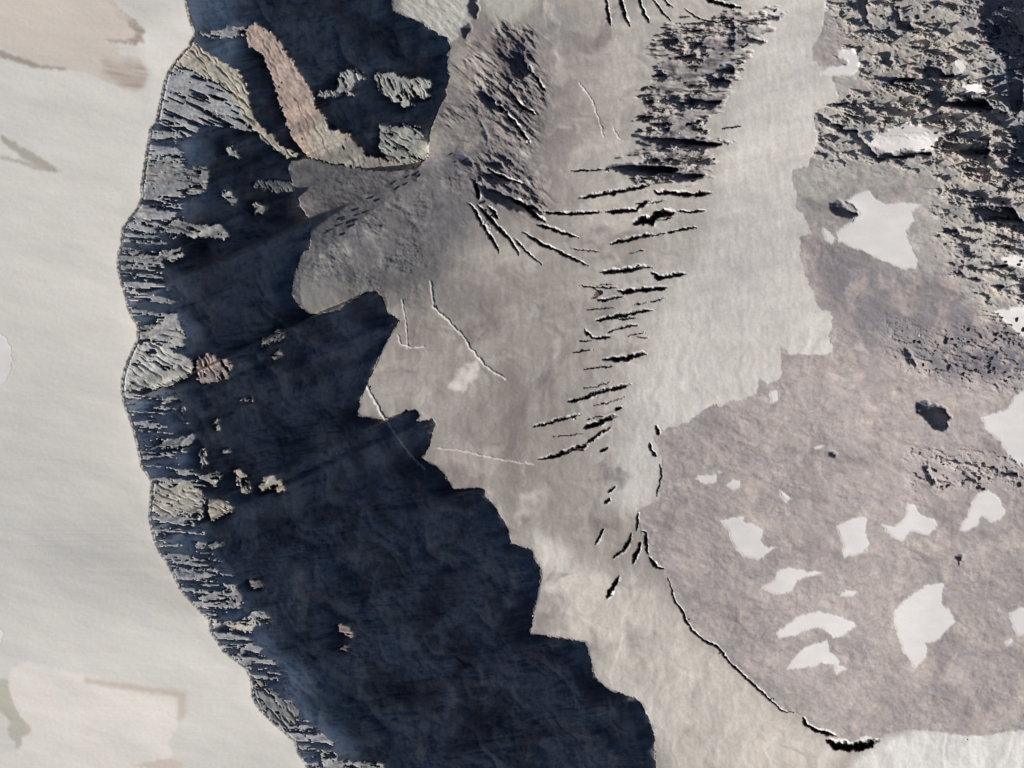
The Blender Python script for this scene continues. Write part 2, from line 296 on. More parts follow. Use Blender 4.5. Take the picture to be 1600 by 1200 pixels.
# ------------------------------------------------------------------ heights
# rough rock and ice
r1 = fbm(16, 13, 161, 4, gain=.6); r2 = fbm(44, 6, 166, 3, *rot(-3))
G = G + 1.1*fbm(58, 44, 172, 4, wx, wy, .42)*(~west)*(1 - .7*tw) + .3*fbm(60, 150, 171, 3) + .16*fbm(8, 9, 175, 3) + .25*fbm(13, 34, 178, 2)
G = G + ROCK*((.12 + .8*sm(fbm(70, 50, 183, 3), -.1, .6))*fbm(14, 11, 181, 4, gain=.6) + .9*fbm(60, 24, 185, 4, *rot(28)))
greyzone = soft([(470,230),(860,90),(850,330),(760,300),(700,400),(660,470),(560,470),(470,430)], 18)
put(greyzone*sm(fbm(18, 12, 873, 5, wx, wy, .68), .0, .45)*(~M), (96,95,97), .5)
G = G + greyzone*(2.0*fbm(22, 14, 191, 5, gain=.65))*(.3 + sm(fbm(60, 50, 192, 2), -.2, .4))
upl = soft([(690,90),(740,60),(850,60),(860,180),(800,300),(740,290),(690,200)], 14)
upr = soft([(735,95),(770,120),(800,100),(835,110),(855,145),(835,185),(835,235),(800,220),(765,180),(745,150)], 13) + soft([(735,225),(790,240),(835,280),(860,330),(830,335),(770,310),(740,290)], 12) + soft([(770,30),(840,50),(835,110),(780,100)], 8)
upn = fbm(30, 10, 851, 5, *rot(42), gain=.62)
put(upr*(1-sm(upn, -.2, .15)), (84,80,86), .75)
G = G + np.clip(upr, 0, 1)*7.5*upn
G = G + upl*4.2*fbm(46, 11, 195, 4, *rot(38), gain=.6)*(.15 + sm(fbm(60, 40, 196, 2), -.1, .5))
topw = poly_mask([(610,-60),(740,-60),(738,30),(715,60),(700,66),(650,34),(612,18)])
G = G + topw*.9*fbm(20, 8, 197, 4, *rot(40), gain=.6)
# upper right crags, strongest toward the corner
crag = soft([(1300,-60),(1640,-60),(1640,300),(1500,270),(1440,250),(1360,130),(1300,50)], 22)*ROCK
crag2 = soft([(1245,180),(1300,160),(1400,130),(1640,120),(1640,420),(1520,340),(1440,260),(1340,250),(1260,250)], 16)*ROCK
crag3 = soft([(1460,300),(1640,300),(1640,520),(1560,500),(1480,420)], 16)*ROCK
crag4 = soft([(1380,490),(1440,520),(1640,480),(1640,620),(1500,600),(1400,580)], 16)*ROCK
crag5 = soft([(1410,700),(1600,710),(1600,760),(1500,760),(1430,770)], 10)*ROCK
bill = np.abs(fbm(26, 15, 201, 4, *rot(30), gain=.6))
G = G + (14*crag + 15*crag2 + 12*crag3 + 9*crag4 + 9*crag5)*bill*(.08 + .45*sm(fbm(46, 26, 207, 3, *rot(20)), -.15, .45))
stp = fbm(52, 17, 209, 5, *rot(12), gain=.58); ste2 = fbm(13, 9, 210, 4, gain=.65)
put(np.clip(crag + crag2 + crag3, 0, 1)*sm(fbm(40, 22, 831, 5, wx, wy, .65), -.05, .3), (118,120,122), .6)
G = G + (15*crag + 14*crag2 + 12*crag3 + 3*crag4 + 5*crag5)*(.75*sm(stp, .12, .27) - .6*sm(stp, .12, .8)) + (1.5*crag + 2*crag2 + 1.5*crag3 + 2.5*crag4 + 2.5*crag5)*sm(ste2, .34, .42)
SER = [(1030,45),(1060,35),(1110,45),(1130,18),(1160,8),(1210,10),(1216,22),(1180,70),(1165,92),(1172,112),(1155,118),(1144,135),(1110,148),(1135,160),(1110,182),(1100,190),(1112,200),(1100,212),(1115,232),(1118,250),(1108,262),(1110,275),(1080,284),
 (1040,285),(1020,300),(1000,285),(960,272),(950,262),(1000,250),(1010,235),(988,216),(1020,202),(996,178),(1030,164),(996,140),(1024,128),(1012,108),(1044,92),(1018,72)]
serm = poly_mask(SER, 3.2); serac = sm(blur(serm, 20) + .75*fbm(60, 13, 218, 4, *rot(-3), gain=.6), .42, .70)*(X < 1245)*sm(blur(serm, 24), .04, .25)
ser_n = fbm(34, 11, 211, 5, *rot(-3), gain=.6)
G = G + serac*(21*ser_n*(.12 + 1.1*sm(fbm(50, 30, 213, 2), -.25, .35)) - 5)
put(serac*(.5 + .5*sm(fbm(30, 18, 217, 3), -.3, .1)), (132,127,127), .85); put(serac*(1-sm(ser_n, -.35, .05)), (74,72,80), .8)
put(serac*sm(fbm(14, 8, 215, 3), .3, .6), (176,160,150), .6)

# shaded hollows: (outline, strength)
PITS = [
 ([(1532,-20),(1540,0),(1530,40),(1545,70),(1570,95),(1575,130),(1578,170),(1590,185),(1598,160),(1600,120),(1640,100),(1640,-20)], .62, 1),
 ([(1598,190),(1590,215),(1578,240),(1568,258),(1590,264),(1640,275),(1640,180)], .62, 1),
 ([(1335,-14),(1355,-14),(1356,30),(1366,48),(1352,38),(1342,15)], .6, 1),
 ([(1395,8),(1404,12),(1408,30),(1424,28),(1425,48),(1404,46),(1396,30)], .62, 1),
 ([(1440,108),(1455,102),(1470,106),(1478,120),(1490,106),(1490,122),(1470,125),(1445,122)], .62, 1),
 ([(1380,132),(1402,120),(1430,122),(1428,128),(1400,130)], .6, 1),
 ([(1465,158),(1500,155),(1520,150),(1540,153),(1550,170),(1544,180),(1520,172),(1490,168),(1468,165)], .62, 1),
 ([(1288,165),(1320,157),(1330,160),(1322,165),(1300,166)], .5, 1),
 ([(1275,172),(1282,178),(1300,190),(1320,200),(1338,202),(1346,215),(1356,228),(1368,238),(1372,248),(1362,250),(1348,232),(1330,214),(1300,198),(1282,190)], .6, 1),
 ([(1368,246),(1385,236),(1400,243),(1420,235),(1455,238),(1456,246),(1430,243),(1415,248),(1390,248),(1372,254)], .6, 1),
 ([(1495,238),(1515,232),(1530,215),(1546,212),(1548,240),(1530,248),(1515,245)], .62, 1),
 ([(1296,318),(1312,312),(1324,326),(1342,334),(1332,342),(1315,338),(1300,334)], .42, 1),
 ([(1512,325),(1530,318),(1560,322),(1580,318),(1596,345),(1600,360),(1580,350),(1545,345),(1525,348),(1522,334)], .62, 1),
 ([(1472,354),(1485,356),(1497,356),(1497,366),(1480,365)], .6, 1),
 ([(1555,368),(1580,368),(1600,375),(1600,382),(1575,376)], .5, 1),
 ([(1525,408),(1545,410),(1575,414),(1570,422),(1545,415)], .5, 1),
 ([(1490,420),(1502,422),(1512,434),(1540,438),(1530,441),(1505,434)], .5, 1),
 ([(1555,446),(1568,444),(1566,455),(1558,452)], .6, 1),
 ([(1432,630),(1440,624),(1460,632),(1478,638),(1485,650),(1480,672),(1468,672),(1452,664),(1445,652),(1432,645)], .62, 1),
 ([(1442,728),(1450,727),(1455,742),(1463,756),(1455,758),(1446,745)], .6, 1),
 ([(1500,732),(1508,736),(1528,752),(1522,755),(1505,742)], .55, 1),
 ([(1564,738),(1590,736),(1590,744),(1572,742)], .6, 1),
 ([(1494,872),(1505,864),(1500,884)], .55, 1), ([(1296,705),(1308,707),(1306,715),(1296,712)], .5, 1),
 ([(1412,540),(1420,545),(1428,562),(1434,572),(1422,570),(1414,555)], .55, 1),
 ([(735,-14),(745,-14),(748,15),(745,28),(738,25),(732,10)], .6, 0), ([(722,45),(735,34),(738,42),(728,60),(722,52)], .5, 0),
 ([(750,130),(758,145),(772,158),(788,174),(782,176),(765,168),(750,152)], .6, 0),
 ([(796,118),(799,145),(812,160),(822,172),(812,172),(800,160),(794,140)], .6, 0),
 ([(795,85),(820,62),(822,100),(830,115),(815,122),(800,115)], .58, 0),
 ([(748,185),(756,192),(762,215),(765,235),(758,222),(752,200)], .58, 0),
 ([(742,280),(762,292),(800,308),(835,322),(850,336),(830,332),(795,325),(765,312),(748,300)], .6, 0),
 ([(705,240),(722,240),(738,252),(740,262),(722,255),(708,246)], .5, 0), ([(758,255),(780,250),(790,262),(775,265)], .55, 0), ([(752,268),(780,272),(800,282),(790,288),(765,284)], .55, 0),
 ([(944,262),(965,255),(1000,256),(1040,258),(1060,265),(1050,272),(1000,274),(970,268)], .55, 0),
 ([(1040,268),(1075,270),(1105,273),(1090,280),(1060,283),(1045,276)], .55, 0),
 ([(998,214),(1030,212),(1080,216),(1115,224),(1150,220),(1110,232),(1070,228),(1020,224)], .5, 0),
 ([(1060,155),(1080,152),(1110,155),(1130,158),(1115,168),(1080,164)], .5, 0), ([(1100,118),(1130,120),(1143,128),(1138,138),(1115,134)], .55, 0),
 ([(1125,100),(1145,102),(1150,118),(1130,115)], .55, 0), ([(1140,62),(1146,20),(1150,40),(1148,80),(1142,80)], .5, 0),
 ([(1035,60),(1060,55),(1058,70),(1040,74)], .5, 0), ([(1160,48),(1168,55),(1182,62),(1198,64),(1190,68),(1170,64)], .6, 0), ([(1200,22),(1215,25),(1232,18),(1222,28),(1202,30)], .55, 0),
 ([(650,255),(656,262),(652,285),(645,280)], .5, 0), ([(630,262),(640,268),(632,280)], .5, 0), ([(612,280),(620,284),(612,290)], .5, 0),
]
PN = 1.8*fbm(7, 6, 219, 3)
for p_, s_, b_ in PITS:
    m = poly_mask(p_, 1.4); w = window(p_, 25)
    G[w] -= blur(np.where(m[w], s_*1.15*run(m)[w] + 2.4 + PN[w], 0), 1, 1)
    put(m, (84,90,104), .8)  # dark bluish shade painted into the colour of each hollow
# everything outside the cast shadow keeps its head above the shadow sheet
lit = (~M) & (~west)
# mountain side inside the cast shadow
rib = fbm(60, 13, 221, 4, *rot(-12), gain=.55)
deep = 4 + 7*(rib + .6)*sm(blur(M, 14), .45, .95) + 7*sm(blur(M, 24), .5, 1)*(1 + .7*fbm(90, 60, 225, 3))
ridg = np.abs(fbm(170, 75, 229, 4, X*.75 + Y*.66 + 20*noise(X/60, Y/60, 801), -X*.66 + Y*.75 + 20*noise(X/60, Y/60, 802), .42))
deep = deep + 16*ridg*sm(blur(M, 30), .55, 1) + 1.6*fbm(9, 9, 228, 3)
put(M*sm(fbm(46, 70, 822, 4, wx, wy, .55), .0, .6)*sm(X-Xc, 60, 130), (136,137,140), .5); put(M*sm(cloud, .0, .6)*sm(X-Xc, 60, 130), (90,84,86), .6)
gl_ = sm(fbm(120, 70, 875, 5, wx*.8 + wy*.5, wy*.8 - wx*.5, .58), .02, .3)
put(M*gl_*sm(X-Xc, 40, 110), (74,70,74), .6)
S = np.zeros((NY, NX), np.float32); fine = np.zeros((NY, NX), np.float32)
for i, (p_, s_, c_, w_) in enumerate(ISL):
    m = poly_mask(p_, 1.7) & ~west & M; w = window(p_, 12); xw, yw = X[w], Y[w]
    an = math.radians({0: 62, 1: 48, 9: 10, 10: 30, 12: 24, 7: 14, 6: 3, 17: 4, 40: 50, 4: 60}.get(i, (-18, 8, 30, 62)[i % 4])); xr, yr = xw*math.cos(an) + yw*math.sin(an), -xw*math.sin(an) + yw*math.cos(an)
    f1 = fbm(26, 6.5, 300+i, 4, xr, yr, .6)
    hole = (f1 > (.30 if w_ != 'spur' else .62)) & (fbm(34, 26, 380+i, 2, xw, yw) > -.1)
    mw = m[w] & ~hole; m = np.zeros_like(m); m[w] = mw
    isl_id[m] = i + 1; grv = fbm(42, 4.6, 420+i, 3, xr + 3*noise(xw/9, yw/9, 3), yr + 3*noise(xw/14, yw/14, 4), .55)
    S[w] = np.where(mw, s_*(1 + (.55 if w_ != 'spur' else .3)*fbm(22, 9, 360+i, 3, xr, yr)), S[w]); fine[w] = np.where(mw, .5*fbm(7, 6, 330+i, 2, xw, yw) - 2.2*sm(grv, .12, .5)*(1 if i else .3), fine[w])
    put(m, c_, 1.0)
    if i == 0: put(soft([(500,180),(530,203),(570,235),(600,248),(665,250),(660,268),(560,266),(500,252),(480,225)], 5)*m, (182,177,163), .85)
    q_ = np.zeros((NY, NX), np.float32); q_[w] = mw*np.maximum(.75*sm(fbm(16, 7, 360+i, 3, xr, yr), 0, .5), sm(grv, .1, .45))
    put(q_, tuple(int(q*.74) for q in c_), .7)  # gully shade painted as a darker copy of the ledge colour, plus random patches
for m, s_ in ((stripes & (isl_id == 0), .36), (sr & M & (isl_id == 0), .38)):
    S = np.where(m, s_*(1 + .4*fbm(20, 12, 352, 3)), S); fine = np.where(m, .4*fbm(6, 4, 350, 2), fine)
    put(m, (186,184,182)); put(m*sm(fbm(20, 5, 352, 3), .1, .5), (136,136,140), .7)
S = np.where(POCK, .27 + .34*(topw) + .16*fbm(40, 26, 354, 3), S); fine = np.where(POCK, .9*fbm(15, 11, 193, 4), fine)
S = np.clip(S, 0, .75)
# march with the light: every sunlit ledge lifts the sheet of light behind it
h = np.zeros((NY, NX), np.float32); ta = SA/CA
for j in range(1, NX):
    dx = xs[j] - xs[j-1]
    h[:, j] = np.interp(ys + dx*ta, ys, h[:, j-1]) + S[:, j]*dx/CA*MM[:, j]
og = np.zeros((NY, NX), np.float32)
for j in range(1, NX):
    dx = xs[j] - xs[j-1]; og[:, j] = (np.interp(ys + dx*ta, ys, og[:, j-1]) + .25*dx/CA)*(~MM[:, j] & ~west[:, j])
Rv = np.zeros(V1-V0); vi = np.clip((V - V0).astype(int), 0, V1-V0-1)
mm_ = MM & (X < 1100); np.maximum.at(Rv, vi[mm_], h[mm_]); Rv = np.interp(np.arange(V1-V0), np.where(Rv > 0)[0], Rv[Rv > 0])
hk = np.hanning(15); Rv = np.convolve(np.pad(Rv, 7, 'edge'), hk/hk.sum(), 'valid')
Rg = np.interp(V.ravel(), np.arange(V0, V1)+.5, Rv).reshape(X.shape).astype(np.float32)
Zl = Zs - np.where(X < Xc + 4, Rg, np.maximum(Rg - h, 0))
inside = Zl - np.clip(deep, 2.0, None)
inside = np.where((S <= 0) & (X - Xc < 3.5) & M, Zl - .2, inside)
inside = np.where(S > 0, Zl + 1.0 + fine, inside)
G = np.where(lit & ~MM, np.maximum(G, Zs + .3 + og + .6*fbm(9, 8, 194, 3)), G)
G = np.where(MM, inside, G).astype(np.float32)
seam = soft([(440,295),(500,265),(560,255),(640,225),(700,200),(760,190),(760,240),(700,262),(620,300),(540,340),(450,360)], 12)*(~M)*(isl_id == 0)
G = G*(1 - seam) + blur(blur(G, 16), 10)*seam + seam*1.2*fbm(16, 10, 199, 4, gain=.6)
# lift or lower whole strips lying across the light so that the snowfield behind the crest stays level
cu, cv = cp[:, 0]*CA - cp[:, 1]*SA, cp[:, 0]*SA + cp[:, 1]*CA
o_ = np.argsort(cv); rim_v = Hs - Rv - np.interp(vv, cv[o_], cu[o_])*TE
F = -smooth1(np.clip(rim_v, np.percentile(rim_v[300:1500], 1), np.percentile(rim_v[300:1500], 99)), 130); K0 = 0.0
Fg = np.interp(V.ravel(), vv+.5, F - F[300:1500].mean()).reshape(X.shape); K0 = -F[300:1500].mean()
east = 1 - sm(U, 650, 1500)
G = (G + Fg*east).astype(np.float32)
rimf = smooth1(rim_v + F + K0, 3)
kk = np.array([rimf[max(0, q-90):q+90].min() for q in range(len(rimf))]); kk = smooth1(kk, 140) - 2
# plateau west of the crest
Uc = Xc*CA - Y[:, :1]*SA; Vc = (Xc*SA + Y[:, :1]*CA)[:, 0]
rim = np.interp(Vc, vv, rimf)[:, None]; kr = np.interp(Vc, vv, kk)[:, None]
dc = np.clip(Xc - X, 0, None)
kfar = np.polyval(np.polyfit(ys[(ys > 0) & (ys < 1200)], kr[(ys > 0) & (ys < 1200), 0], 1), np.clip(ys, -300, 1500))[:, None]
pl = kfar + (kr - kfar)*np.exp(-(dc/260)**1.5)
pl = pl + .9*fbm(150, 55, 231, 4, *rot(14), gain=.4)*sm(dc, 0, 30) + .07*fbm(8, 6, 235, 2)
G = np.where(west, pl, G)

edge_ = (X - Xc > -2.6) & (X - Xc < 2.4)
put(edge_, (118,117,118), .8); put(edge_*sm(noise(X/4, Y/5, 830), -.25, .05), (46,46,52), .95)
# ------------------------------------------------------------------ crevasses, ice ridges, snow patches
# (line, half width, category, label)
CRE = [
 ([(893,267),(920,266),(948,264)], 1.6, 'thin straight crack running west out of the broad black gash beside the ice fall'),
 ([(905,310),(940,304),(962,300),(980,297),(1000,293),(1018,288)], 3.6, 'crevasse climbing to the right with a black speckled east end, just under the ice fall'),
 ([(1022,298),(1030,303),(1040,301),(1060,303),(1085,304),(1113,301)], 4.2, 'dark crevasse with a blunt west end and pointed east tip, first below the ice fall'),
 ([(845,331),(870,333),(890,334),(920,333),(940,331)], 2.8, 'long smooth gently sagging crevasse with a bright white upper lip'),
 ([(946,331),(970,330),(995,328),(1000,322),(1020,312)], 3.6, 'rubble choked crevasse that continues the long smooth sagging one to the east'),
 ([(990,350),(1005,344),(1018,345),(1030,336),(1042,333),(1058,332)], 7.0, 'wide crevasse heaped with dark reddish brown debris'),
 ([(1060,330),(1080,331),(1102,329)], 2.6, 'short smooth grey crack pointing east from the debris filled crevasse'),
 ([(953,381),(985,374),(1005,369),(1022,366)], 3.4, 'white lipped crevasse, west half of the broken line under the debris filled one'),
 ([(1042,363),(1065,359),(1088,355)], 2.4, 'short thin crack, east half of the broken line under the debris crevasse'),
 ([(938,426),(960,424),(985,422),(1000,418),(1014,416)], 4.0, 'stout black crevasse with a knobbly top edge and no debris around it'),
 ([(1018,426),(1030,434),(1045,433),(1058,430),(1074,427)], 4.0, 'short crevasse tapering east, right below the end of the stout black one'),
 ([(905,445),(930,449),(965,450)], 1.4, 'faint hairline crack leading west from the crevasse beside the red boulder'),
 ([(964,454),(975,457),(985,455),(1010,453),(1044,449)], 4.0, 'crevasse with a black ragged west end and thin tail, east of the red boulder'),
 ([(932,468),(942,470),(958,466),(975,463)], 2.0, 'small curved crack hooking under the red boulder'),
 ([(915,484),(935,482),(962,480)], 1.2, 'very thin pale crack between the red boulder and the black ended crevasse'),
 ([(930,501),(942,499),(955,496),(980,492),(1000,487),(1022,484)], 3.2, 'crevasse with a black knot at its west end and a smooth lens shaped east end'),
 ([(912,514),(918,521),(926,527),(940,529),(955,525)], 2.6, 'small fish hook shaped brown crack'),
 ([(950,519),(970,513),(985,509),(997,507)], 2.0, 'short crack rising to the right beside the fish hook shaped one'),
 ([(905,532),(914,533),(925,532)], 1.0, 'tiny flat hairline crack under the fish hook shaped one'),
 ([(995,526),(1003,528),(1012,527)], 1.0, 'tiny isolated hairline crack on clean ice near the tongue'),
 ([(942,563),(960,561),(972,560),(980,563),(990,556),(1010,552)], 4.4, 'thick black crevasse with a bright snow strip along its east half'),
 ([(938,574),(948,573),(958,571)], 1.5, 'small grey crack just below the thick black crevasse'),
 ([(885,628),(905,624),(920,620),(932,613),(955,609),(987,600)], 3.2, 'long straight crevasse with a sharp white upper edge, due east of the centre'),
 ([(832,667),(860,661),(872,656),(885,653),(908,647)], 2.3, 'thin crevasse fading to a point at its west end, beside a looped brown stain'),
 ([(912,669),(925,664),(938,662),(945,656),(965,649)], 4.2, 'short thick black crevasse near the head of the pale ice fan'),
 ([(962,640),(972,636)], 2.4, 'tiny black slot above the short thick crevasse'),
 ([(840,718),(870,712),(892,703),(910,698),(922,690),(940,676),(958,666)], 3.0, 'long curved crevasse with a red brown middle, lowest of the long ones'),
 ([(938,706),(953,699)], 2.2, 'small black slot east of the long curved crevasse'),
 ([(951,769),(963,760)], 2.8, 'short black slot with a snowy edge, upper one of the pair on the lower ice'),
 ([(945,787),(955,778)], 2.4, 'short black slot, lower one of the pair on the lower ice'),
 ([(931,850),(938,838),(944,824)], 2.4, 'soft grey steep crack west of the ice rubble cluster'),
 ([(997,799),(996,815),(994,830)], 2.2, 'upright black spike at the top of the ice rubble cluster'),
 ([(958,872),(965,866),(976,858),(984,845),(987,832)], 2.8, 'curved crevasse on the west side of the ice rubble cluster'),
 ([(989,881),(993,868),(999,856),(1001,846)], 3.4, 'short wide black hole in the middle of the ice rubble cluster'),
 ([(1002,828),(1009,832),(1010,848),(1012,866)], 2.4, 'narrow black slot on the east side of the ice rubble cluster'),
 ([(1013,870),(1020,878),(1026,886),(1038,889)], 3.0, 'black notch where the long marginal crack begins'),
 ([(1044,901),(1050,922),(1055,940),(1065,953),(1073,972),(1083,986),(1099,1000),(1118,1009),(1128,1018),(1137,1032),(1155,1049),(1180,1072),(1205,1095),(1225,1112),(1240,1113)], 1.9, 'very long winding black crack between the lower glacier and the rocky slope'),
 ([(1254,1120),(1261,1133),(1280,1143),(1308,1149)], 3.4, 'curved black gap under the western shoulder of the round rock bulge'),
 ([(1292,1157),(1305,1164),(1325,1167),(1350,1165),(1376,1156)], 7.5, 'wide crescent shaped shaded hollow under the round rock bulge'),
 ([(947,935),(956,922),(962,910),(969,899)], 4.0, 'short steep crevasse with a white block at its lower end'),
 ([(1015,692),(1016,702),(1026,714)], 2.4, 'small black notch at the western corner of the rocky slope'),
 ([(1032,725),(1034,745),(1028,765),(1027,776)], 1.5, 'thin upright crack along the edge of the pale ice fan'),
 ([(1024,664),(1028,672),(1030,680)], 3.4, 'dark brown slot at the lower tip of the clean ice tongue'),
 ([(730,316),(740,325),(750,345),(765,368),(775,385),(780,396)], 2.8, 'steep crevasse, westernmost of the fan of claw marks'),
 ([(746,320),(762,337),(780,358),(795,372),(805,388),(812,399)], 3.0, 'steep crevasse, second from the west in the fan of claw marks'),
 ([(762,322),(772,332),(778,342)], 2.8, 'short black slot between the tops of the claw mark crevasses'),
 ([(803,372),(815,385),(832,402),(848,415)], 1.8, 'thin steep crevasse, third of the fan of claw marks'),
 ([(815,363),(835,374),(850,383),(870,392),(886,400),(903,408),(922,416)], 2.6, 'long crevasse of black beads sloping down to the right'),
 ([(838,350),(860,357),(878,363),(893,368),(906,372)], 2.8, 'crevasse sloping right between the black beaded one and the long sagging one'),
 ([(800,312),(820,322),(832,333),(842,341),(854,347)], 4.2, 'ragged black crevasse with white ice along its upper rim, top of the claw marks'),
 ([(760,262),(775,272),(795,280),(818,288)], 3.0, 'ragged slanting crevasse above the fan of claw marks'),
 ([(893,387),(912,392),(938,393)], .9, 'faint hairline crack east of the black beaded crevasse'),
 ([(741,284),(746,298),(749,312)], 3.6, 'upright black slot at the top of the fan of claw marks'),
 ([(772,158),(790,176),(806,196),(818,210),(828,224)], 3.4, 'bright edged diagonal crevasse lined with white ice blocks'),
 ([(802,155),(815,166),(828,174),(838,180)], 3.2, 'short diagonal crevasse with a grey white lip, between two longer ones'),
 ([(826,100),(833,116),(840,125),(848,138),(854,144)], 3.0, 'short steep crevasse with a white edge below a reddish rock'),
 ([(945,-12),(948,5),(951,25),(954,40)], 2.6, 'nearly upright crevasse at the top edge, westernmost of the comb'),
 ([(967,-12),(972,8),(977,26),(985,42)], 2.8, 'nearly upright crevasse at the top edge, second of the comb from the west'),
 ([(996,-12),(1002,8),(1008,22),(1014,37)], 2.6, 'steep crevasse at the top edge, third of the comb from the west'),
 ([(1018,-6),(1026,6),(1036,20),(1050,33)], 1.7, 'slanting thin crevasse at the top edge, fourth of the comb from the west'),
 ([(1035,-6),(1043,6),(1052,12)], 1.7, 'short slanting crevasse at the top edge, easternmost of the comb'),
 ([(1070,14),(1085,25),(1100,32),(1130,35)], 1.4, 'thin curved crack east of the comb of crevasses'),
 ([(1100,-2),(1125,5),(1140,10),(1158,12)], 3.6, 'rubbly dark crevasse near the top edge above the ice fall'),
 ([(1128,202),(1135,200),(1160,196)], 1.2, 'fine curved crack on clean ice right of the ice fall'),
 ([(1070,195),(1085,192),(1099,187)], 2.2, 'short crack with a white block at its east tip, inside the ice fall'),
 ([(925,448),(935,455),(934,464),(925,466)], 1.0, 'curved gap around the upper side of the red boulder'),
]
RIDGES = [
 ([(672,440),(676,462),(677,480)], 1.6, 'short upright ridge of pale ice above the long diagonal one'),
 ([(677,480),(690,491),(700,500),(712,514),(720,520),(733,540),(745,556),(757,570),(772,581),(790,592)], 1.8, 'long pale diagonal ice ridge in the middle of the glacier'),
 ([(905,130),(914,141),(922,150),(930,170),(936,186),(943,213)], 1.3, 'thin pale winding ridge on the smooth upper glacier'),
 ([(958,200),(965,212),(970,218)], 1.1, 'tiny pale ridge east of the thin winding one'),
 ([(573,604),(583,622),(592,640),(601,655)], 2.4, 'bright ice ridge at the western edge of the sunlit glacier'),
 ([(601,655),(612,672),(625,690),(640,710),(652,722),(663,732)], 1.8, 'shaded ice ridge running on into the mountain shadow'),
 ([(682,700),(705,702),(730,706),(755,712),(790,719),(815,723),(835,724)], 1.3, 'thin pale arched ridge right of the shadow edge'),
 ([(628,468),(633,492),(635,520),(637,545)], 1.3, 'faint upright ridge on the grey western ice'),
 ([(621,524),(627,538),(645,543),(662,541)], 1.4, 'pale hook shaped ridge at the foot of the faint upright one'),
]
rh = random.Random(5)
for q in range(16):
    cy_ = 315 + q*26; cx_ = np.interp(cy_, [300, 500, 720], [1010, 965, 905]) + rh.uniform(-45, 45); ln = rh.uniform(12, 28); sl0 = rh.uniform(-.28, -.08)
    CRE.append(([(cx_-ln, cy_-ln*sl0), (cx_, cy_+rh.uniform(-2, 2)), (cx_+ln, cy_+ln*sl0)], rh.uniform(.7, 1.1), 'faint hairline crack lying between the larger crevasses of the central column'))
cre_id = np.zeros((NY, NX), np.int16); wal_id = np.zeros((NY, NX), np.int16); lip_id = np.zeros((NY, NX), np.int16); rid_id = np.zeros((NY, NX), np.int16)
dG = np.zeros((NY, NX), np.float32)
def along(pts, pad):
    p = np.array(pts, float)
    i0, i1 = np.searchsorted(ys, p[:, 1].min()-pad), np.searchsorted(ys, p[:, 1].max()+pad)
    j0, j1 = np.searchsorted(xs, p[:, 0].min()-pad), np.searchsorted(xs, p[:, 0].max()+pad)
    x, y = WX[i0:i1, j0:j1]*.7 + X[i0:i1, j0:j1]*.3, WY[i0:i1, j0:j1]*.7 + Y[i0:i1, j0:j1]*.3
    L = np.hypot(*np.diff(p, axis=0).T); cum = np.concatenate([[0], np.cumsum(L)])
    best = np.full(x.shape, 1e9); sg = np.zeros(x.shape); t = np.zeros(x.shape)
    for k in range(len(L)):
        dx, dy = (p[k+1]-p[k])/L[k]
        q = np.clip((x-p[k, 0])*dx + (y-p[k, 1])*dy, 0, L[k])
        ox, oy = x-p[k, 0]-q*dx, y-p[k, 1]-q*dy; d = np.hypot(ox, oy)
        nx, ny = dy, -dx                      # one normal; make it point to the north-east, away from the sun
        if nx*CA + ny*(-SA) < 0: nx, ny = -nx, -ny
        c = d < best
        best = np.where(c, d, best); sg = np.where(c, np.sign(ox*nx + oy*ny + 1e-6), sg); t = np.where(c, (cum[k]+q)/cum[-1], t)
    return (slice(i0, i1), slice(j0, j1)), best, sg, t
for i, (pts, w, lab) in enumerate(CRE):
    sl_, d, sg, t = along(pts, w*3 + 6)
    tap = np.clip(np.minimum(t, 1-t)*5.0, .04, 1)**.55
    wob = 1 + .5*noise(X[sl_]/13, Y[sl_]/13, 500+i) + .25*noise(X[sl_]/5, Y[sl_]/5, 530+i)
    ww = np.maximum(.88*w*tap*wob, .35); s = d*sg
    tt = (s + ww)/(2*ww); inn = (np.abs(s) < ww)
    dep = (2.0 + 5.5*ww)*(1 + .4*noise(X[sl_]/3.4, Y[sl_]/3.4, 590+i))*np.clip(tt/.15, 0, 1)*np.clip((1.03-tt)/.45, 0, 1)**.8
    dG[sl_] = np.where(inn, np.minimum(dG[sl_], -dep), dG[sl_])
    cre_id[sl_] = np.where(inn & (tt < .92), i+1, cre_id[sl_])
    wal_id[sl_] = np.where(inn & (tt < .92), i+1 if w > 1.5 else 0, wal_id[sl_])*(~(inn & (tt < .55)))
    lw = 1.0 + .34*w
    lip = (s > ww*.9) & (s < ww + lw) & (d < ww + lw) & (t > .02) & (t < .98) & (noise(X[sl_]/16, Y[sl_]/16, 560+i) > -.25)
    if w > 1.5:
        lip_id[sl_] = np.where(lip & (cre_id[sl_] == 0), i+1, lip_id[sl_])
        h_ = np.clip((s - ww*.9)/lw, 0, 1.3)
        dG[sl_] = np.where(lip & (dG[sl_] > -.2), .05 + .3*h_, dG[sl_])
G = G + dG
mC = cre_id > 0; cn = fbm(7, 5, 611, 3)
put(mC, (80,80,88), .9); put(mC*sm(cn, .25, .6), (130,124,122), .7)  # dark ice and debris, also darkened to deepen the trench shade
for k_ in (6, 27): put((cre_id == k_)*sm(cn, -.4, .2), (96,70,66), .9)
put(lip_id > 0, (218,215,210), .85)  # sunlit far edge whitened in the colour, over a low snow lip
